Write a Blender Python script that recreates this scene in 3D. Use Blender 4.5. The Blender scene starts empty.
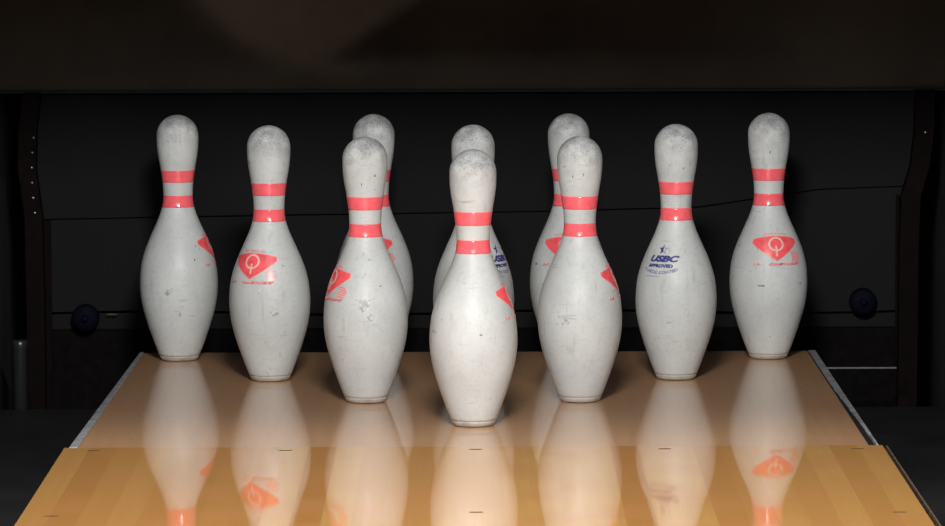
import bpy, bmesh, math, random
from mathutils import Matrix, Vector
random.seed(7)
sc = bpy.context.scene
C = sc.collection
PI = math.pi

# ------------------------------------------------------------------ camera
F_PX = 4468.9
cam_d = bpy.data.cameras.new('camera'); cam = bpy.data.objects.new('camera', cam_d); C.objects.link(cam)
cam_d.sensor_width = 36; cam_d.lens = F_PX * 36 / 945
cam_d.clip_start = .05; cam_d.clip_end = 60
p, yw, rl = .09443, -.000206, -.003338
fwd = Vector((math.sin(yw) * math.cos(p), math.cos(yw) * math.cos(p), -math.sin(p)))
right = Vector((math.cos(yw), -math.sin(yw), 0)); up = right.cross(fwd)
r2 = math.cos(rl) * right + math.sin(rl) * up; u2 = -math.sin(rl) * right + math.cos(rl) * up
M4 = Matrix((r2, u2, -fwd)).transposed().to_4x4(); M4.translation = Vector((.00088, -6.112, .8032))
cam.matrix_world = M4
sc.camera = cam
# ------------------------------------------------------------------ world, lights, exposure
w = bpy.data.worlds.new('world'); sc.world = w; w.use_nodes = True
bg = w.node_tree.nodes['Background']; bg.inputs[0].default_value = (.95, .97, 1, 1); bg.inputs[1].default_value = .10
def area(name, loc, target, sx, sy, energy, col):
    d = bpy.data.lights.new(name, 'AREA'); d.shape = 'RECTANGLE'; d.size = sx; d.size_y = sy; d.energy = energy; d.color = col
    o = bpy.data.objects.new(name, d); C.objects.link(o); o.location = loc
    o.rotation_euler = (Vector(target) - Vector(loc)).to_track_quat('-Z', 'Y').to_euler()
    return o
area('pin_lamp', (0.0, -2.45, 1.42), (0, .3, .1), .36, .16, 82, (1, 1, .99))
area('lane_fill_light', (0, -1.5, 2.0), (0, -.2, 0), 1.1, .35, 34, (1, 1, .985))  # added overhead fill that brightens the lane and front of the deck
area('front_fill_light', (0, -6.6, 2.3), (0, .3, .1), 4.0, .8, 62, (1, 1, .99))  # added wide fill from the camera side, evens out the pin shading
area('neighbour_lane_lamp', (2.7, -1.7, 1.05), (0, .3, .2), .25, .12, 9, (1, .97, .95))
sp = bpy.data.lights.new('shield_patch_spot', 'SPOT'); sp.energy = 10; sp.spot_size = math.radians(22.5); sp.spot_blend = .3; sp.color = (1, .78, .68); sp.shadow_soft_size = .02  # added spot, throws the light patch onto the shield board
spo = bpy.data.objects.new('shield_patch_spot', sp); C.objects.link(spo); spo.location = (-.62, -.2, .74)
spo.rotation_euler = (Vector((-.245, 1.05, .68)) - spo.location).to_track_quat('-Z', 'Y').to_euler()
sc.view_settings.view_transform = 'Standard'; sc.view_settings.look = 'None'
sc.view_settings.gamma = 1; sc.view_settings.use_curve_mapping = False; sc.view_settings.exposure = 0.0

# ------------------------------------------------------------------ helpers
def link(o, parent=None):
    C.objects.link(o)
    if parent is not None: o.parent = parent
    return o
def tag(o, label=None, cat=None, group=None, kind=None):
    if label: o['label'] = label
    if cat: o['category'] = cat
    if group: o['group'] = group
    if kind: o['kind'] = kind
    return o
def obj(name, bm, m, parent=None, smooth=False):
    me = bpy.data.meshes.new(name)
    bmesh.ops.recalc_face_normals(bm, faces=bm.faces)
    bm.to_mesh(me); bm.free()
    if smooth:
        for f in me.polygons: f.use_smooth = True
    me.materials.append(m)
    return link(bpy.data.objects.new(name, me), parent)
def empty(name, loc=(0, 0, 0), rz=0):
    o = bpy.data.objects.new(name, None); o.empty_display_size = .05
    o.location = loc; o.rotation_euler = (0, 0, rz); C.objects.link(o); return o
def box(bm, x0, x1, y0, y1, z0, z1, bev=0):
    r = bmesh.ops.create_cube(bm, size=1)
    vs = r['verts']
    for v in vs:
        v.co = Vector((x0 if v.co.x < 0 else x1, y0 if v.co.y < 0 else y1, z0 if v.co.z < 0 else z1))
    if bev:
        es = list({e for v in vs for e in v.link_edges})
        bmesh.ops.bevel(bm, geom=es, offset=bev, segments=2, profile=.5, affect='EDGES')
    return bm
def prism(pts, y0, y1):
    """outline in x,z extruded along y"""
    bm = bmesh.new()
    a = [bm.verts.new((x, y0, z)) for x, z in pts]; b = [bm.verts.new((x, y1, z)) for x, z in pts]
    n = len(pts)
    bm.faces.new(a); bm.faces.new(b[::-1])
    for i in range(n): bm.faces.new((a[i], b[i], b[(i + 1) % n], a[(i + 1) % n]))
    return bm
def lathe(prof, seg=96, cap=True):
    bm = bmesh.new(); rings = []
    for r, z in prof:
        if r < 1e-6: rings.append([bm.verts.new((0, 0, z))])
        else: rings.append([bm.verts.new((r * math.cos(2 * PI * i / seg), r * math.sin(2 * PI * i / seg), z)) for i in range(seg)])
    for a, b in zip(rings, rings[1:]):
        for i in range(seg):
            j = (i + 1) % seg
            if len(a) == 1 and len(b) > 1: bm.faces.new((a[0], b[i], b[j]))
            elif len(b) == 1 and len(a) > 1: bm.faces.new((a[i], a[j], b[0]))
            elif len(a) > 1: bm.faces.new((a[i], a[j], b[j], b[i]))
    return bm

# ------------------------------------------------------------------ materials
def mat(name, col, rough=.5, spec=.5, coat=0, coat_rough=.05, metal=0):
    m = bpy.data.materials.new(name); m.use_nodes = True
    b = m.node_tree.nodes['Principled BSDF']
    b.inputs['Base Color'].default_value = (*col, 1); b.inputs['Roughness'].default_value = rough
    b.inputs['Specular IOR Level'].default_value = spec; b.inputs['Metallic'].default_value = metal
    b.inputs['Coat Weight'].default_value = coat; b.inputs['Coat Roughness'].default_value = coat_rough
    return m, m.node_tree, b
class N:
    def __init__(s, nt): s.nt = nt
    def __call__(s, typ, ins=None, **kw):
        n = s.nt.nodes.new(typ)
        for k, v in kw.items(): setattr(n, k, v)
        for k, v in (ins or {}).items():
            if isinstance(v, bpy.types.NodeSocket): s.nt.links.new(v, n.inputs[k])
            else: n.inputs[k].default_value = v
        return n
    def math(s, op, a, b=0.0, c=None, clamp=False):
        ins = {0: a, 1: b}
        if c is not None: ins[2] = c
        return s('ShaderNodeMath', ins, operation=op, use_clamp=clamp).outputs[0]
    def mix(s, fac, a, b):
        n = s.nt.nodes.new('ShaderNodeMix'); n.data_type = 'RGBA'
        for i, v in ((0, fac), (6, a), (7, b)):
            if isinstance(v, bpy.types.NodeSocket): s.nt.links.new(v, n.inputs[i])
            else: n.inputs[i].default_value = v
        return n.outputs[2]
    def ramp(s, fac, lo, hi):
        return s('ShaderNodeMapRange', {0: fac, 1: lo, 2: hi, 3: 0.0, 4: 1.0}, clamp=True).outputs[0]
    def coords(s, scale=(1, 1, 1), rand=False):
        tc = s('ShaderNodeTexCoord').outputs['Object']
        if rand:
            oi = s('ShaderNodeObjectInfo').outputs['Random']
            off = s('ShaderNodeVectorMath', {0: (3.1, 7.7, 0), 'Scale': oi}, operation='SCALE').outputs[0]
            tc2 = s('ShaderNodeVectorMath', {0: tc, 1: off}, operation='ADD').outputs[0]
        else: tc2 = tc
        mp = s('ShaderNodeMapping', {'Vector': tc2, 'Scale': scale})
        return tc, mp.outputs[0]

def dark(name, col, rough=.6, var=.35, scale=9, spec=.3, bump=0, bscale=400):
    m, nt, b = mat(name, col, rough, spec); n = N(nt)
    _, v = n.coords()
    t = n('ShaderNodeTexNoise', {'Vector': v, 'Scale': scale, 'Detail': 6.0, 'Roughness': .65}).outputs[0]
    f = n.ramp(t, .3, .7)
    c = n.mix(f, (*[x * (1 - var) for x in col], 1), (*[x * (1 + var) for x in col], 1))
    nt.links.new(c, b.inputs['Base Color'])
    if bump:
        t2 = n('ShaderNodeTexNoise', {'Vector': v, 'Scale': float(bscale), 'Detail': 3.0}).outputs[0]
        bp = n('ShaderNodeBump', {'Height': t2, 'Strength': bump, 'Distance': .001})
        nt.links.new(bp.outputs[0], b.inputs['Normal'])
    return m

# pin plastic: scuffed off-white, heavy ball and deck wear on the head
def pin_plastic():
    m, nt, b = mat('pin_plastic', (.8, .78, .74), .33, .4, .0); n = N(nt)
    tc, v = n.coords(rand=True)
    z = n('ShaderNodeSeparateXYZ', {0: tc}).outputs[2]
    base = n.mix(n.ramp(n('ShaderNodeTexNoise', {'Vector': v, 'Scale': 16.0, 'Detail': 5.0, 'Roughness': .6}).outputs[0], .35, .7),
                 (.585, .60, .59, 1), (.50, .515, .507, 1))
    # faint vertical and horizontal rubbing
    _, vs = n.coords((110, 110, 11), True)
    st = n.ramp(n('ShaderNodeTexNoise', {'Vector': vs, 'Scale': 1.0, 'Detail': 4.0, 'Roughness': .6}).outputs[0], .58, .78)
    _, vh = n.coords((30, 30, 240), True)
    sh = n.ramp(n('ShaderNodeTexNoise', {'Vector': vh, 'Scale': 1.0, 'Detail': 3.0}).outputs[0], .62, .78)
    wear = n.ramp(n('ShaderNodeTexNoise', {'Vector': v, 'Scale': 26.0, 'Detail': 2.0}).outputs[0], .42, .62)
    f1 = n.math('MULTIPLY', n.math('MAXIMUM', st, sh), n.math('MULTIPLY_ADD', wear, .5, .13))
    mt = n('ShaderNodeTexNoise', {'Vector': v, 'Scale': 170.0, 'Detail': 3.0, 'Roughness': .65}).outputs[0]
    base = n.mix(n.math('MULTIPLY', n.ramp(mt, .50, .70), .15), base, (.26, .26, .265, 1))
    c = n.mix(f1, base, (.22, .22, .22, 1))
    # small dark nicks
    nk = n('ShaderNodeTexNoise', {'Vector': v, 'Scale': 210.0, 'Detail': 1.0, 'Roughness': .4}).outputs[0]
    nm = n('ShaderNodeTexNoise', {'Vector': v, 'Scale': 38.0, 'Detail': 1.0}).outputs[0]
    f2 = n.math('MULTIPLY', n.ramp(nk, .68, .76), n.ramp(nm, .56, .66))
    c = n.mix(n.math('MULTIPLY', f2, .6), c, (.12, .115, .11, 1))
    # head wear
    hz = n.ramp(z, .318, .366)
    hs = n('ShaderNodeTexNoise', {'Vector': v, 'Scale': 460.0, 'Detail': 3.0, 'Roughness': .7}).outputs[0]
    hb = n('ShaderNodeTexNoise', {'Vector': v, 'Scale': 60.0, 'Detail': 2.0}).outputs[0]
    thr = n.math('MULTIPLY_ADD', hb, -.16, n.math('MULTIPLY_ADD', hz, -.19, .76))
    hf = n.math('MULTIPLY', n.math('MULTIPLY', n.math('SUBTRACT', hs, thr), 9.0, clamp=True), n.ramp(z, .30, .335), clamp=True)
    c = n.mix(n.math('MULTIPLY', n.math('MULTIPLY_ADD', hz, .7, .0), n.ramp(hb, .3, .65)), c, (.25, .245, .26, 1))
    c = n.mix(n.math('MULTIPLY', hf, .55), c, (.10, .097, .10, 1))
    nt.links.new(c, b.inputs['Base Color'])
    rg = n.math('MULTIPLY_ADD', hz, .25, n.math('MULTIPLY_ADD', f1, .5, .46))
    nt.links.new(rg, b.inputs['Roughness'])
    bp = n('ShaderNodeBump', {'Height': n.math('ADD', hf, n.math('MULTIPLY', f2, 1.0)), 'Strength': .15, 'Distance': .0006}); bp.invert = True
    nt.links.new(bp.outputs[0], b.inputs['Normal'])
    return m
M_PIN = pin_plastic()
def simple(name, col, rough, spec=.5, var=.12, scale=90.0, thr=(.45, .7)):
    m, nt, b = mat(name, col, rough, spec); n = N(nt); _, v = n.coords(rand=True)
    f = n.ramp(n('ShaderNodeTexNoise', {'Vector': v, 'Scale': scale, 'Detail': 3.0}).outputs[0], *thr)
    nt.links.new(n.mix(f, (*col, 1), (*[min(1, x * (1 - var)) for x in col], 1)), b.inputs['Base Color'])
    return m
M_RED = simple('red_band_print', (1.0, .145, .17), .14)
M_EMB = simple('red_emblem_print', (1.0, .115, .125), .35, var=.25)
M_PINK = simple('pale_red_print', (.95, .24, .24), .3, var=.2)
M_PALE = simple('pale_pink_print', (.85, .52, .49), .3, var=.1)
M_BLUE = simple('navy_print', (.045, .045, .22), .3, var=.3)
M_BLUE2 = simple('faded_navy_print', (.26, .28, .42), .3, var=.3)
M_BASE = simple('base_plastic', (.44, .405, .355), .42, var=.3, scale=60.0)
M_BASE_SHADE = simple('base_shade_line', (.10, .08, .06), .8)  # shade line under the pin base, put into the colour
M_SCUFF = simple('grey_scuff', (.58, .58, .565), .42, var=.45, scale=190.0, thr=(.42, .62))
M_NICK = simple('dark_nick', (.17, .17, .17), .6)

def deck_material():
    m, nt, b = mat('pin_deck_laminate', (.38, .22, .12), .45, .2, .9, .085); n = N(nt)
    _, v = n.coords((1, 1, 1))
    _, vg = n.coords((60, 1.6, 1))
    g = n('ShaderNodeTexNoise', {'Vector': vg, 'Scale': 1.0, 'Detail': 5.0, 'Roughness': .6}).outputs[0]
    l = n('ShaderNodeTexNoise', {'Vector': v, 'Scale': 5.0, 'Detail': 3.0}).outputs[0]
    c = n.mix(n.ramp(g, .3, .7), (.56, .31, .155, 1), (.49, .27, .14, 1))
    c = n.mix(n.math('MULTIPLY', n.ramp(l, .35, .7), .3), c, (.44, .26, .145, 1))
    d = n('ShaderNodeTexNoise', {'Vector': v, 'Scale': 70.0, 'Detail': 1.0}).outputs[0]
    c = n.mix(n.math('MULTIPLY', n.ramp(d, .73, .78), .6), c, (.1, .06, .04, 1))
    nt.links.new(c, b.inputs['Base Color'])
    _, vw = n.coords((3, 40, 1))
    wv = n('ShaderNodeTexNoise', {'Vector': vw, 'Scale': 1.0, 'Detail': 2.0}).outputs[0]
    bp = n('ShaderNodeBump', {'Height': wv, 'Strength': .03, 'Distance': .001})
    nt.links.new(bp.outputs[0], b.inputs['Coat Normal'])
    return m
def lane_material():
    m, nt, b = mat('maple_lane_boards', (.5, .27, .08), .45, .15, 1.0, .03); n = N(nt)
    b.inputs['Coat IOR'].default_value = 1.68
    tc, v = n.coords()
    xyz = n('ShaderNodeSeparateXYZ', {0: tc})
    bi = n.math('FLOOR', n.math('DIVIDE', n.math('ADD', xyz.outputs[0], .545), .03633))
    seg = n.math('FLOOR', n.math('ADD', n.math('MULTIPLY', xyz.outputs[1], .2), 7.9))
    cmb = n('ShaderNodeCombineXYZ', {0: bi, 1: seg})
    rnd = n('ShaderNodeTexWhiteNoise', {'Vector': cmb.outputs[0]}, noise_dimensions='2D').outputs[0]
    _, vg = n.coords((110, 2.2, 1))
    g = n('ShaderNodeTexNoise', {'Vector': vg, 'Scale': 1.0, 'Detail': 6.0, 'Roughness': .6}).outputs[0]
    l = n('ShaderNodeTexNoise', {'Vector': v, 'Scale': 9.0, 'Detail': 4.0}).outputs[0]
    c = n.mix(rnd, (.47, .21, .053, 1), (.61, .335, .098, 1))
    c = n.mix(n.math('MULTIPLY', n.ramp(g, .4, .75), .3), c, (.44, .19, .045, 1))
    c = n.mix(n.math('MULTIPLY', n.ramp(l, .38, .62), .55), c, (.56, .25, .085, 1))
    fr = n.math('FRACT', n.math('DIVIDE', n.math('ADD', xyz.outputs[0], .545), .03633))
    e = n.math('LESS_THAN', n.math('MINIMUM', fr, n.math('SUBTRACT', 1.0, fr)), .02)
    c = n.mix(n.math('MULTIPLY', e, .08), c, (.3, .13, .03, 1))
    nt.links.new(c, b.inputs['Base Color'])
    return m
M_DECK = deck_material(); M_LANE = lane_material()
M_TRIM = dark('grey_painted_trim', (.24, .24, .255), .45, .5, 40, .5)
M_TRIM_IN = dark('chipped_trim_underlayer', (.012, .01, .01), .9, .5, 60, .1)
M_METAL = mat('scratched_steel', (.35, .36, .38), .3, .5, metal=1)[0]
M_LIP = dark('worn_lip_metal', (.09, .06, .035), .6, .5, 60, .2)
M_GUTTER = dark('black_gutter_plastic', (.014, .014, .0148), .45, .35, 7, .3)
M_KICK = dark('black_kickback_panel', (.011, .011, .0115), .7, .4, 5, .2)
M_BOARD = dark('dark_brown_machine_shield', (.078, .069, .058), .9, .2, 6, .15, .4, 500)
M_CURTAIN = dark('black_vinyl_curtain', (.0018, .0019, .0027), .7, .22, 5, .16, .3, 30)
M_CURTAIN2 = dark('charcoal_cushion_cloth', (.0021, .0021, .0023), .75, .2, 8, .2, .4, 300)
M_RUST = dark('dark_maroon_painted_metal', (.0034, .0014, .0014), .8, .6, 40, .08)
M_PIT = dark('black_pit_carpet', (.013, .0115, .0115), .9, .5, 60, .1, .6, 200)
M_CAP = dark('dark_blue_rubber', (.0022, .0022, .0065), .7, .3, 20, .05)
M_ROOM = dark('dark_room_paint', (.012, .012, .013), .8, .2, 3, .2)

# ------------------------------------------------------------------ the setting
M_WALL = dark('worn_kickback_wall', (.03, .029, .03), .7, .4, 5, .2)
tag(obj('floor', box(bmesh.new(), -3.2, 3.2, -8.2, 2.6, -.36, -.30), M_ROOM), kind='structure')
tag(obj('wall_back', box(bmesh.new(), -3.2, 3.2, 2.3, 2.4, -.30, 2.6), M_ROOM), kind='structure')
tag(obj('wall_left', box(bmesh.new(), -.80, -.762, -.55, 2.3, -.30, 1.3), M_WALL), kind='structure')
tag(obj('wall_right', box(bmesh.new(), .762, .80, -.55, 2.3, -.30, 1.3), M_WALL), kind='structure')

# ------------------------------------------------------------------ lane and pin deck
SEAM = -.222; BACK = .885
lane = empty('bowling_lane', (0, -4.2, -.30))
tag(lane, 'yellow maple bowling lane of long narrow boards ending at the pin deck', 'bowling lane')
def local(o, root): o.location = -Vector(root.location); return o
def lane_slope(d):
    if d < .47: return .0057
    if d < .80: return .0057 - .0085 * (d - .47) / .33
    if d < 1.2: return -.0028 * (1.2 - d) / .4
    return 0.0
_LZ = [.0004]
for k in range(140): _LZ.append(_LZ[-1] - lane_slope((k + .5) * .01) * .01)
def lane_z(y):
    d = min(max(SEAM - y, 0), 1.39) / .01; k = int(d)
    return _LZ[k] + (_LZ[k + 1] - _LZ[k]) * (d - k)
bm = bmesh.new()
yz = [(SEAM - 1.35 * i / 45, lane_z(SEAM - 1.35 * i / 45)) for i in range(46)] + [(-8.0, lane_z(-8)), (-8.0, -.085), (SEAM, -.085)]
a = [bm.verts.new((-.5435, y, z)) for y, z in yz]; b = [bm.verts.new((.5435, y, z)) for y, z in yz]
bm.faces.new(a); bm.faces.new(b[::-1])
for i in range(len(yz)):
    f = bm.faces.new((a[i], b[i], b[(i + 1) % len(yz)], a[(i + 1) % len(yz)])); f.smooth = i < 46
bmesh.ops.recalc_face_normals(bm, faces=bm.faces); bm.normal_update()
for e in bm.edges:
    if e.calc_face_angle(0) > .5: e.smooth = False
local(obj('lane_surface', bm, M_LANE, lane), lane)
local(obj('lane_support', box(bmesh.new(), -.50, .50, -7.9, SEAM - .05, -.30, -.085), M_KICK, lane), lane)
# right edge lip, thin pale line separated from the boards by a dark joint
bm = box(bmesh.new(), .5475, .5495, SEAM - 1.3, SEAM - .005, -.085, .001)
for v in bm.verts:
    if v.co.z > 0: v.co.z = lane_z(v.co.y) + .0006
o = local(obj('edge_lip', bm, M_LIP, lane), lane)
o['label'] = 'thin pale metal lip along the right edge'
bm = bmesh.new()
y = SEAM - 1.3
while y < SEAM - .03:
    L = random.uniform(.03, .16); box(bm, .5436, .5436 + random.uniform(.0022, .0038), y, min(y + L, SEAM - .006), -.05, lane_z(y + L / 2) + random.choice((-.0002, .0002, -.0024)))
    y += L + random.uniform(.0, .012)
local(obj('edge_joint', bm, M_TRIM_IN, lane), lane)
def slot(x, y, lx=.017, ly=.005):
    bm = bmesh.new(); r = bmesh.ops.create_circle(bm, cap_ends=True, radius=1, segments=20)
    for v in bm.verts: v.co = Vector((v.co.x * lx / 2, v.co.y * ly / 2 * (1 + .2 * math.sin(v.co.x * 5)), 0))
    g = bmesh.ops.extrude_face_region(bm, geom=bm.faces[:])
    for v in g['geom']:
        if isinstance(v, bmesh.types.BMVert): v.co.z += .0003
    o = obj('filler_mark', bm, M_FILL, lane); o.location = Vector((x, y, lane_z(y) + .0001)) - lane.location; o.rotation_euler = (lane_slope(SEAM - y), 0, 0)
    o['label'] = 'short dark filler mark in the boards'
M_FILL = dark('dark_wood_filler', (.06, .035, .02), .5, .3, 80)
for x, y in [(-.502, -.251), (-.248, -.253), (.003, -.249), (.253, -.250), (.508, -.256),
             (-.507, -.806), (.003, -.785), (.512, -.796)]:
    slot(x, y)

deck = empty('pin_deck', (0, .33, -.30))
tag(deck, 'glossy brown pin deck panel carrying the ten pins', 'pin deck')
bm = box(bmesh.new(), -.526, .526, SEAM + .0006, BACK, -.04, 0, .0006)
for v in bm.verts:
    if v.co.x < 0: v.co.x += .0075 * (v.co.y - SEAM) / (BACK - SEAM)
local(obj('deck_surface', bm, M_DECK, deck), deck)
local(obj('deck_support', box(bmesh.new(), -.49, .49, SEAM + .02, BACK - .02, -.30, -.04), M_KICK, deck), deck)
bm = box(bmesh.new(), -.5375, -.5262, SEAM + .002, BACK, -.085, .0012, .0006)
for v in bm.verts:
    v.co.x += (.0075 if v.co.x > -.532 else .0125) * (v.co.y - SEAM) / (BACK - SEAM)
o = local(obj('side_trim', bm, M_TRIM, deck), deck)
o['label'] = 'pale grey side strip on the left'
# right strip: worn, its outer rim bright and its inner part chipped near the front
bm = bmesh.new()
prev = None
ys = [SEAM + .002 + i * (BACK - SEAM - .002) / 46 for i in range(47)]
rnd = random.Random(3)
cols = []
for i, yy in enumerate(ys):
    t = (yy - SEAM) / (BACK - SEAM)
    chip = .0014 + max(0, .0080 * (1 - t * 1.8)) + rnd.uniform(0, .0016) * (1 if t < .6 else .3)
    xi = .5262 + chip; xo = .5385
    q = [bm.verts.new((xi, yy, -.085)), bm.verts.new((xi, yy, .001)), bm.verts.new((xo, yy, .001)), bm.verts.new((xo, yy, -.085))]
    if prev:
        for k in range(4): bm.faces.new((prev[k], prev[(k + 1) % 4], q[(k + 1) % 4], q[k]))
    else: bm.faces.new(q)
    prev = q
bm.faces.new(prev[::-1])
o = local(obj('side_trim', bm, M_TRIM, deck), deck); o['label'] = 'chipped grey side strip on the right'
local(obj('trim_backing', box(bmesh.new(), .5262, .534, SEAM + .002, BACK, -.085, -.0005), M_TRIM_IN, deck), deck)

# ------------------------------------------------------------------ gutters
def gutter(side, y0, y1, z, depth):
    pts = []
    xin, xout = .552, .757
    nn = 14
    top = []
    for i in range(nn + 1):
        t = i / nn; x = xin + (xout - xin) * t
        top.append((x, z - depth * math.sin(PI * t) ** .8))
    bot = [(x, zz_ - .006) for x, zz_ in reversed(top)]
    pts = [(side * x, zz_) for x, zz_ in top + bot]
    return prism(pts, y0, y1)
for s, nm in ((-1, 'left'), (1, 'right')):
    g = empty('gutter', (s * .655, -4.2, -.30))
    tag(g, f'black gutter channel along the {nm} side of the maple lane', 'gutter', 'gutters beside the lane')
    local(obj('channel', gutter(s, -8.0, -1.6, -.078, .035), M_GUTTER, g), g)
    local(obj('flat_bottom', box(bmesh.new(), min(s * .552, s * .757), max(s * .552, s * .757), -1.6, .89, -.098, -.09), M_GUTTER, g), g)
    local(obj('gutter_support', box(bmesh.new(), min(s * .57, s * .74), max(s * .57, s * .74), -7.9, .86, -.30, -.12), M_KICK, g), g)
bm = box(bmesh.new(), .545, .668, .892, .897, -.0300, -.0275, .0006)
tag(obj('metal_rod', bm, dark('dull_steel_rod', (.13, .13, .135), .5, .3, 60, .3)), 'thin grey metal rod running sideways behind the right gutter', 'metal strip')

# ------------------------------------------------------------------ machine behind the pins
sh = empty('machine_shield', (0, 1.1, .404))
tag(sh, 'wide dark brown shield board hanging above the pins across the top', 'machine shield')
def at(o, root): o.location = -Vector(root.location); return o
at(obj('shield_board', box(bmesh.new(), -.758, .758, 1.05, 1.09, .4045, 1.30, .001), M_BOARD, sh), sh)
at(obj('bottom_lip', box(bmesh.new(), -.758, .758, 1.042, 1.092, .4005, .4048, .0006), dark('shield_edge_strip', (.012, .012, .011), .6, .3, 30), sh), sh)
# unseen plate added to cut the slanted edge of the shield's light patch
bm = bmesh.new()
a = [(-.398, .575), (.40, .575), (.40, .8545), (-.013, .8545)]
tag(obj('patch_edge_flag', prism([(x, z) for x, z in a], .49, .51), M_KICK), 'added slanting black plate that cuts the light patch on the shield', 'light flag')

KS = (1.06 + 6.112) / (1.6 + 6.112)
def BK(*xs): return [x * KS for x in xs]
def BZ(*zs): return [.8032 - (.8032 - z) * KS for z in zs]
def P2(pts): return [(BK(x)[0], BZ(z)[0]) for x, z in pts]
# unseen box added overhead to keep the lane fill light off the rear deck
ph = empty('rear_shade_box', (0, .3, .855))
tag(ph, 'large black box added above the pins to shade the rear deck', 'light blocker')
at(obj('bottom_tray', box(bmesh.new(), -.758, .758, -.62, 1.04, .855, .885, .004), M_KICK, ph), ph)
at(obj('front_panel', box(bmesh.new(), -.758, .758, -.64, -.621, .855, 1.45, .004), M_BOARD, ph), ph)
def wavy_sheet(outline_top, outline_bot, x0, x1, y, thick, amp, nx=120, nz=14):
    bm = bmesh.new(); F = []; B = []
    for i in range(nx + 1):
        x = x0 + (x1 - x0) * i / nx; zt = outline_top(x); zb = outline_bot(x); f = []; b = []
        for j in range(nz + 1):
            t = j / nz; z = zb + (zt - zb) * t
            yy = y + amp * math.sin(x * 11 + 1.3) * (1 - .5 * t) + amp * .5 * math.sin(x * 27 + z * 9)
            f.append(bm.verts.new((x, yy, z))); b.append(bm.verts.new((x, yy + thick, z)))
        F.append(f); B.append(b)
    for i in range(nx):
        for j in range(nz):
            bm.faces.new((F[i][j], F[i + 1][j], F[i + 1][j + 1], F[i][j + 1]))
            bm.faces.new((B[i][j + 1], B[i + 1][j + 1], B[i + 1][j], B[i][j]))
        bm.faces.new((F[i][0], B[i][0], B[i + 1][0], F[i + 1][0])); bm.faces.new((F[i][nz], F[i + 1][nz], B[i + 1][nz], B[i][nz]))
    for j in range(nz):
        bm.faces.new((F[0][j], F[0][j + 1], B[0][j + 1], B[0][j])); bm.faces.new((F[nx][j], B[nx][j], B[nx][j + 1], F[nx][j + 1]))
    return bm
def lerp_pts(pts):
    def f(x):
        if x <= pts[0][0]: return pts[0][1]
        for (a, b), (c, d) in zip(pts, pts[1:]):
            if x <= c: return b + (d - b) * (x - a) / (c - a)
        return pts[-1][1]
    return f
bot = lerp_pts(P2([(-.745, .152), (-.3, .159), (.1, .163), (.39, .170), (.60, .200), (.75, .205)]))
tag(obj('pit_curtain', wavy_sheet(lambda x: .4, bot, *BK(-.755, .775), 1.058, .004, .0015), M_CURTAIN, smooth=False),
    'black vinyl pit curtain hanging behind the back row of pins', 'curtain')
cu = empty('pit_cushion', (0, 1.08, .045))
tag(cu, 'charcoal cushion panel below the curtain edge behind the pins', 'cushion')
at(obj('cushion_panel', wavy_sheet(lambda x: BZ(.24)[0], lambda x: BZ(-.012)[0] + .003 * math.sin(x * 9), *BK(-.742, .747), 1.0665, .02, .0012), M_CURTAIN2, cu), cu)
at(obj('bottom_rail', box(bmesh.new(), *BK(-.742, .747), 1.08, 1.10, *BZ(-.045, -.014), .003), M_CURTAIN2, cu), cu)
at(obj('lower_flap', box(bmesh.new(), *BK(-.742, .747), 1.084, 1.092, -.238, BZ(-.0445)[0], .001), dark('worn_black_flap', (.0032, .0024, .0024), .9, .5, 60, .08), cu), cu)
def cap(x, z, lab):
    c = empty('roller_cap', (BK(x)[0], 1.064, BZ(z)[0]))
    tag(c, lab, 'cap')
    bm = lathe([(0, 0), (.019, 0), (.022, .003), (.022, .012), (.018, .017), (.006, .019), (0, .019)], 32)
    bmesh.ops.rotate(bm, verts=bm.verts, matrix=Matrix.Rotation(PI / 2, 3, 'X'))
    obj('cap_body', bm, M_CAP, c, True)
    b2 = lathe([(0, 0), (.006, 0), (.006, .006), (.004, .008), (0, .008)], 16)
    bmesh.ops.rotate(b2, verts=b2.verts, matrix=Matrix.Rotation(PI / 2, 3, 'X'))
    o = obj('bolt', b2, M_CAP, c, True); o.location = (0, -.018, 0)
cap(-.672, -.020, 'dark blue round cap on the cushion beside the leftmost pin')
cap(.676, .004, 'dark blue round cap on the cushion right of the rightmost pin')
o = at(obj('glint_bar', box(bmesh.new(), *BK(-.635, -.618), 1.062, 1.0645, *BZ(-.0155, -.014)), M_LIP, cu), cu)  # paler bar painted in for a small glint on the cushion edge
tag(obj('pit_back_panel', box(bmesh.new(), -.76, .76, 1.38, 1.42, -.30, 1.1), M_PIT), 'black panel closing the pit below the cushion', 'panel')
tag(obj('pit_carpet', box(bmesh.new(), -.755, .755, .90, 1.378, -.30, -.24, .004), M_PIT), 'black carpet on the sunken pit floor behind the deck', 'carpet')

# side columns of the machine
def column(name, lab, pts_l, x_in, y):
    t = empty(name, (x_in * KS, 1.06, -.24)); tag(t, lab, 'machine column', 'side columns of the machine')
    return t
c = column('machine_column', 'dark maroon machine column left of the pins', None, -.735, 1.5)
def strip(pts, w, y0, y1):
    return prism([(x - w / 2, z) for x, z in pts] + [(x + w / 2, z) for x, z in reversed(pts)], y0, y1)
at(obj('curved_guide', strip([(-.702, -.24)] + P2([(-.755, .02), (-.757, .16), (-.767, .24), (-.765, .31), (-.757, .372)]), .028, 1.02, 1.05), M_RUST, c), c)
at(obj('upright', box(bmesh.new(), *BK(-.744, -.730), 1.052, 1.056, -.24, BZ(.150)[0], .001), M_RUST, c), c)
for k in range(6):
    bm = lathe([(0, 0), (.0022, 0), (.0022, .003), (0, .0034)], 12)
    bmesh.ops.rotate(bm, verts=bm.verts, matrix=Matrix.Rotation(PI / 2, 3, 'X'))
    z = .166 + k * .026
    o = obj('rivet', bm, M_METAL, c, True); o.location = Vector((BK(-.754)[0] - .004 * math.sin(k * .6), 1.02, BZ(z)[0])) - c.location
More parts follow.
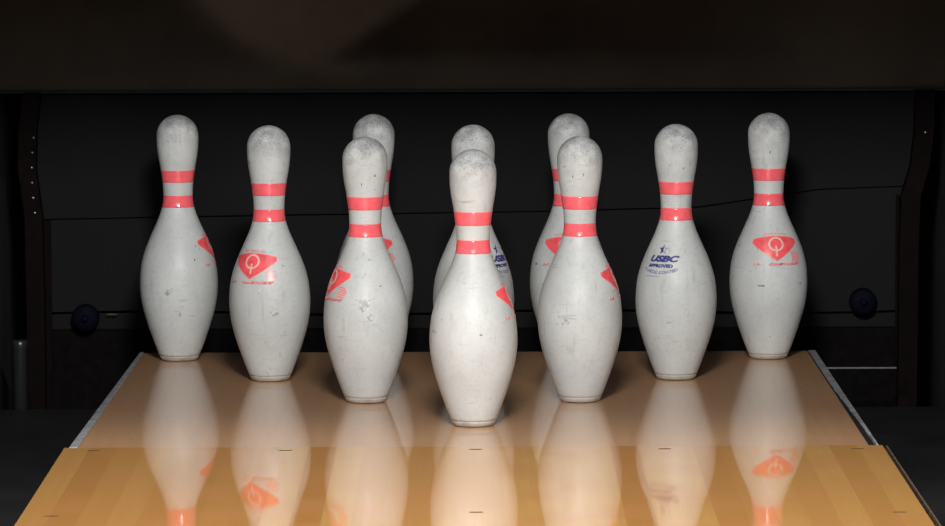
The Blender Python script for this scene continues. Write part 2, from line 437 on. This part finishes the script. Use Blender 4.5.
c = column('machine_column', 'dark maroon machine column right of the pins', None, .735, 1.5)
at(obj('curved_guide', strip([(.697, -.24)] + P2([(.752, .10), (.755, .19), (.770, .24), (.777, .30), (.779, .372)]), .030, 1.02, 1.05), M_RUST, c), c)
at(obj('upright', box(bmesh.new(), *BK(.732, .738), 1.052, 1.056, -.24, BZ(.19)[0], .001), M_RUST, c), c)
o = obj('rivet', lathe([(0, 0), (.003, 0), (.003, .003), (0, .0034)], 12), M_METAL, c, True)
o.location = Vector((.724, 1.019, BZ(.30)[0])) - c.location; o.rotation_euler = (PI / 2, 0, 0)

# steel tube standing at the left end of the gutter
g = empty('steel_tube', (-.716, .905, -.24))
tag(g, 'dark steel tube standing behind the left gutter', 'tube')
obj('tube', lathe([(0, 0), (.0115, 0), (.0115, .245), (.0125, .247), (.0125, .257), (.0105, .259), (0, .259)], 40), mat('dark_steel_tube', (.025, .026, .028), .3, .5, metal=.3)[0], g, True)
o = obj('base_flange', lathe([(0, 0), (.018, 0), (.018, .006), (.0115, .008), (0, .008)], 32), M_RUST, g, True)

# ------------------------------------------------------------------ bowling pin
TAB = [(1.5, 28.8), (8, 31.3), (19.05, 35.9), (38, 42.9), (57.15, 49.4), (85.7, 57.2), (114.3, 60.5), (132, 60.0), (149.2, 57.95), (167, 53.4), (184.15, 47.03),
       (202, 39.2), (219.1, 31.5), (228.6, 27.9), (238.1, 25.0), (246, 23.35), (254, 22.8), (265, 23.1), (276.2, 23.9), (298.45, 26.9), (320.7, 30.7), (335, 32.1), (348.7, 32.35)]
def spline(tab):
    n = len(tab); x = [a for a, _ in tab]; y = [b for _, b in tab]
    d = [(y[i + 1] - y[i]) / (x[i + 1] - x[i]) for i in range(n - 1)]
    m = [d[0]] + [(d[i - 1] * (x[i + 1] - x[i]) + d[i] * (x[i] - x[i - 1])) / (x[i + 1] - x[i - 1]) for i in range(1, n - 1)] + [0.0]
    def f(z):
        z = max(x[0], min(x[-1], z))
        i = max(k for k in range(n - 1) if x[k] <= z)
        h = x[i + 1] - x[i]; t = (z - x[i]) / h
        return ((2 * t ** 3 - 3 * t ** 2 + 1) * y[i] + (t ** 3 - 2 * t ** 2 + t) * h * m[i] + (-2 * t ** 3 + 3 * t ** 2) * y[i + 1] + (t ** 3 - t ** 2) * h * m[i + 1])
    return f
_R = spline(TAB)
R = lambda z: _R(z * 1000) / 1000
prof = [(0, .0082), (R(.0082) - .0008, .0082), (R(.009), .0088)] + [(R(.009 + i * .0028), .009 + i * .0028) for i in range(1, 121)]
prof += [(R(.3487), .3487)] + [(.03235 * math.cos(a), .3487 + .0323 * math.sin(a)) for a in [PI / 2 * k / 16 for k in range(1, 16)]] + [(0, .381)]
body_me = obj('body', lathe(prof), M_PIN, None, True)
bp_ = [(0, .0004), (.0262, .0004), (.0277, .0010), (.0289, .0022), (.0303, .0052), (.0311, .0078), (.0300, .0080), (0, .0080)]
base_me = obj('base_ring', lathe(bp_), M_BASE, None, True)
foot_me = obj('base_edge', lathe([(0, 0), (.0250, 0), (.0262, .0004), (0, .0004)]), M_BASE_SHADE, None, True)
def band(z0, z1):
    k = 10; pr = [(R(z0) - .0004, z0)] + [(R(z0 + (z1 - z0) * i / k) + .00025, z0 + (z1 - z0) * i / k) for i in range(k + 1)] + [(R(z1) - .0004, z1)]
    return obj('neck_stripe', lathe(pr), M_RED, None, True)
band_hi = band(.2772, .2960); band_lo = band(.2386, .2570)
band_hi['label'] = 'upper red neck stripe'; band_lo['label'] = 'lower red neck stripe'

# printed marks: flat shapes bent onto the turned surface. u = arc in m at radius .045, z = height in m
def subdivide(bm, L):
    for _ in range(9):
        es = [e for e in bm.edges if e.calc_length() > L]
        if not es: break
        bmesh.ops.subdivide_edges(bm, edges=es, cuts=1)
        bmesh.ops.triangulate(bm, faces=bm.faces[:])
def wrap(bm, off, rref=.043, smooth=True):
    """2D mesh (x=u, y=z) -> thin skin standing off the pin surface; azimuth 0 faces -Y"""
    subdivide(bm, .0028)
    g = bmesh.ops.extrude_face_region(bm, geom=bm.faces[:])
    topv = {v for v in g['geom'] if isinstance(v, bmesh.types.BMVert)}
    for v in bm.verts:
        a = v.co.x / rref; z = v.co.y; rr = R(z) + (off if v in topv else off - .0002)
        v.co = Vector((rr * math.sin(a), -rr * math.cos(a), z))
    return bm
def poly2(ptsets):
    bm = bmesh.new()
    for pts in ptsets:
        bm.faces.new([bm.verts.new((x, y, 0)) for x, y in pts])
    bmesh.ops.triangulate(bm, faces=bm.faces[:])
    return bm
def text2(s, size, x, y, bold=0, shear=0, sx=1, align='CENTER', arc=0):
    cu = bpy.data.curves.new('t', 'FONT'); cu.body = s; cu.size = size; cu.align_x = align; cu.shear = shear; cu.offset = bold; cu.resolution_u = 3
    o = bpy.data.objects.new('t', cu); C.objects.link(o)
    dg = bpy.context.evaluated_depsgraph_get(); me = bpy.data.meshes.new_from_object(o.evaluated_get(dg))
    bpy.data.objects.remove(o)
    bm = bmesh.new(); bm.from_mesh(me)
    for v in bm.verts:
        xx = v.co.x * sx; yy = v.co.y
        if arc: yy += arc * (xx * xx)
        v.co = Vector((xx + x, yy + y, 0))
    return bm
def ringpts(cx, cy, r0, r1, a0, a1, n):
    o = []
    for i in range(n):
        t0 = a0 + (a1 - a0) * i / n; t1 = a0 + (a1 - a0) * (i + 1) / n
        o.append([(cx + r0 * math.cos(t0), cy + r0 * math.sin(t0)), (cx + r1 * math.cos(t0), cy + r1 * math.sin(t0)), (cx + r1 * math.cos(t1), cy + r1 * math.sin(t1)), (cx + r0 * math.cos(t1), cy + r0 * math.sin(t1))])
    return o
mm = .001
def fan(g):   # emblem outline grown by g
    W_, zt, zc0, zc1, za = 33 + g, 193 + g, 187.2 + g, 182.6 - g * .2, 157 - g * 1.3
    pts = []
    for i in range(17):
        t = -1 + i / 8; pts.append((t * W_ * mm, (zt - (zt - zc0) * t * t) * mm))
    pts += [(W_ * mm, zc1 * mm)] + [(x * W_ * mm, (zc1 - (zc1 - za) * k) * mm) for x, k in ((.72, .28), (.4, .60), (.12, .88))] + [(0, za * mm)]
    pts += [(-x * W_ * mm, (zc1 - (zc1 - za) * k) * mm) for x, k in ((.12, .88), (.4, .60), (.72, .28))] + [(-W_ * mm, zc1 * mm)]
    return pts
def emblem_parts():
    o1 = obj('emblem', wrap(poly2([fan(0)]), .00035), M_EMB)
    o1['label'] = 'red fan shaped emblem'
    # pale outline around the fan
    n = len(fan(0)); a = fan(1.1); b = fan(.0)
    o0 = obj('emblem_outline', wrap(poly2([[a[i], a[(i + 1) % n], b[(i + 1) % n], b[i]] for i in range(n)]), .00025), M_PINK)
    q = ringpts(0, .1815 , .0082, .0108, -PI / 2 + .0, PI * 1.5, 40)
    q += [[(-.0012, .1785), (.0012, .1785), (.0012, .1635), (-.0012, .1635)]]
    o2 = obj('emblem_letter', wrap(poly2(q), .0005), M_PALE); o2['label'] = 'pale ring shaped letter Q'
    # small slanted bars at the lower right
    q = []
    for k in range(5):
        zc = .1690 - k * .0032; x0 = .0205 - k * .0002; L = .0125 - abs(k - 2) * .0012
        q.append([(x0 + L * i / 3, zc - .0016 * i / 3 + .0010) for i in range(4)] + [(x0 + L * i / 3, zc - .0016 * i / 3 - .0008) for i in (3, 2, 1, 0)])
    o3 = obj('emblem_bars', wrap(poly2(q), .0003), M_PINK)
    bm = text2('LA', .0056, -.0245, .1493, .0003, .2, 1.25)
    b2 = text2('CHAMPIONSHIP', .0050, .0085, .1493, .0003, .2, 1.05)
    me = bpy.data.meshes.new('t'); b2.to_mesh(me); bm.from_mesh(me)
    o4 = obj('emblem_caption', wrap(bm, .0003), M_PINK)
    b5 = text2('BOWLING PIN', .0030, .0, .1962, .0001, 0, 1.9, arc=-5)
    o5 = obj('emblem_caption', wrap(b5, .0003), M_PINK)
    return [o0, o1, o2, o3, o4]
EMB = emblem_parts()
for o in list(bpy.data.objects):
    if o.name.startswith('emblem_caption') and o not in EMB: EMB.append(o)
def star(cx, cy, ro, ri):
    return [(cx + (ro if k % 2 == 0 else ri) * math.sin(k * PI / 5), cy + (ro if k % 2 == 0 else ri) * math.cos(k * PI / 5)) for k in range(10)]
def stamp_parts():
    so = star(.000, .1968, .0080, .0034)
    ql = [[so[0], (0, .1968), so[6 + 0], so[7], so[8], so[9]]]
    # left half of the star solid, right half only an outline
    left = [[so[0], (0, .1968), so[9]], [so[9], (0, .1968), so[8]], [so[8], (0, .1968), so[7]], [so[7], (0, .1968), so[6]], [so[6], (0, .1968), so[5]]]
    o1 = obj('stamp_star', wrap(poly2(left), .0003), M_BLUE)
    si = star(.000, .1968, .0055, .0021); rr_ = []
    for k in range(0, 5): rr_.append([so[k], so[k + 1], si[k + 1], si[k]])
    o2 = obj('stamp_star_outline', wrap(poly2(rr_), .0003), M_BLUE2)
    o3 = obj('stamp_letters', wrap(text2('USBC', .0118, .0005, .1796, .0007, .35, 1.42), .0003), M_BLUE); o3['label'] = 'bold navy letters USBC'
    o4 = obj('stamp_letters', wrap(text2('APPROVED', .0062, -.0015, .1712, .0004, .0, 1.12), .0003), M_BLUE); o4['label'] = 'bold navy letters APPROVED'
    o5 = obj('stamp_letters', wrap(text2('PLASTIC COATED', .0058, -.0010, .1618, .0003, 0, .98, arc=9), .0003), M_BLUE2); o5['label'] = 'faded navy letters PLASTIC COATED'
    q = [[(-.0185 + k * .0021, .1586), (-.0185 + k * .0021 + .0015, .1586), (-.0185 + k * .0021 + .0015, .1570), (-.0185 + k * .0021, .1570)] for k in range(9)]
    o6 = obj('stamp_line', wrap(poly2(q), .0003), M_BLUE2)
    return [o1, o2, o3, o4, o5, o6]
STP = stamp_parts()
protos = [body_me, base_me, foot_me, band_hi, band_lo] + EMB + STP
def blob(az, z, w, h, seed, n=18):
    r = random.Random(seed); u0 = math.radians(az) * .043
    pts = [(u0 + w / 2 * (1 + r.uniform(-.35, .25)) * math.cos(2 * PI * i / n), z + h / 2 * (1 + r.uniform(-.35, .25)) * math.sin(2 * PI * i / n)) for i in range(n)]
    return wrap(poly2([pts]), .00022)
S = .3048; RW = .26396; px = 1 / 690
PINS = [  # x, y, emblem azimuth, stamp azimuth, label
 (0 + .4 * px, 0, 87, 232, 'front centre white bowling pin, nearest of all, red emblem at its right edge'),
 (-S / 2 - 1.0 * px, RW, -71, 130, 'white bowling pin left of the front one, grey smudge on its belly'),
 (S / 2 + .7 * px, RW, 84, 230, 'white bowling pin of the second row right, clean belly, emblem at its right edge'),
 (-S + .9 * px, 2 * RW, -29, 150, 'white bowling pin in the third row with whole red emblem facing left of centre'),
 (0 + .6 * px, 2 * RW, 200, 56, 'white bowling pin mostly hidden directly behind the front centre pin, blue stamp at right'),
 (S - 1.0 * px, 2 * RW, 154, -29, 'white bowling pin with the whole navy USBC stamp facing the lane'),
 (-1.5 * S + .5 * px, 3 * RW, 88, 230, 'leftmost bowling pin in the back row, plain front and emblem at its right edge'),
 (-S / 2 - .3 * px, 3 * RW, -7.5, 172, 'back row bowling pin half hidden behind the smudged pin, speckled head showing'),
 (S / 2 - 2.4 * px, 3 * RW, -6, 174, 'back row bowling pin whose left half shows behind the clean-bellied pin'),
 (1.5 * S + 1.1 * px, 3 * RW, 10, 191, 'rightmost bowling pin in the back row with red emblem facing the camera'),
]
used = set()
SCUFF = {0: [(-18, .20, .004, .0022, M_SCUFF), (10, .131, .003, .0025, M_NICK), (-10, .08, .007, .0012, M_SCUFF), (14, .095, .006, .0012, M_SCUFF)],
         1: [(0, .145, .012, .022, M_SCUFF), (8, .127, .007, .010, M_SCUFF), (25, .171, .003, .002, M_NICK), (-8, .315, .0025, .004, M_NICK), (28, .327, .004, .004, M_NICK)],
         2: [(-20, .325, .002, .004, M_NICK), (8, .328, .002, .005, M_NICK), (-22, .12, .008, .010, M_SCUFF)],
         3: [(9, .106, .009, .009, M_SCUFF), (-62, .327, .004, .006, M_NICK), (10, .06, .006, .003, M_SCUFF), (-12, .14, .003, .012, M_SCUFF)],
         5: [(18, .317, .003, .003, M_NICK), (38, .323, .002, .004, M_NICK), (-15, .09, .010, .003, M_SCUFF)],
         6: [(5, .075, .003, .009, M_SCUFF), (-8, .061, .004, .004, M_SCUFF), (30, .16, .002, .004, M_NICK), (-12, .11, .009, .010, M_SCUFF)],
         8: [(-62, .150, .004, .004, M_NICK), (-5, .330, .008, .002, M_SCUFF)],
         9: [(-14, .118, .008, .0026, M_NICK), (-24, .175, .008, .008, M_SCUFF), (0, .322, .003, .005, M_NICK), (50, .12, .003, .003, M_NICK), (-20, .145, .012, .003, M_SCUFF)]}
for i, (x, y, ea, sa, lab) in enumerate(PINS):
    root = empty('bowling_pin', (x, y, .0001), 0)
    tag(root, lab, 'bowling pin', 'ten bowling pins racked on the deck')
    for pr in protos:
        if pr.name not in used: o = pr; used.add(pr.name)
        else: o = pr.copy(); C.objects.link(o)
        o.parent = root
        if pr in EMB: o.rotation_euler = (0, 0, math.radians(ea))
        elif pr in STP: o.rotation_euler = (0, 0, math.radians(sa))
        else: o.rotation_euler = (0, 0, i * 1.37)
    for k, (az, z, w_, h_, m) in enumerate(SCUFF.get(i, [])):
        obj('scuff_mark', blob(az, z, w_, h_, i * 10 + k), m, root)
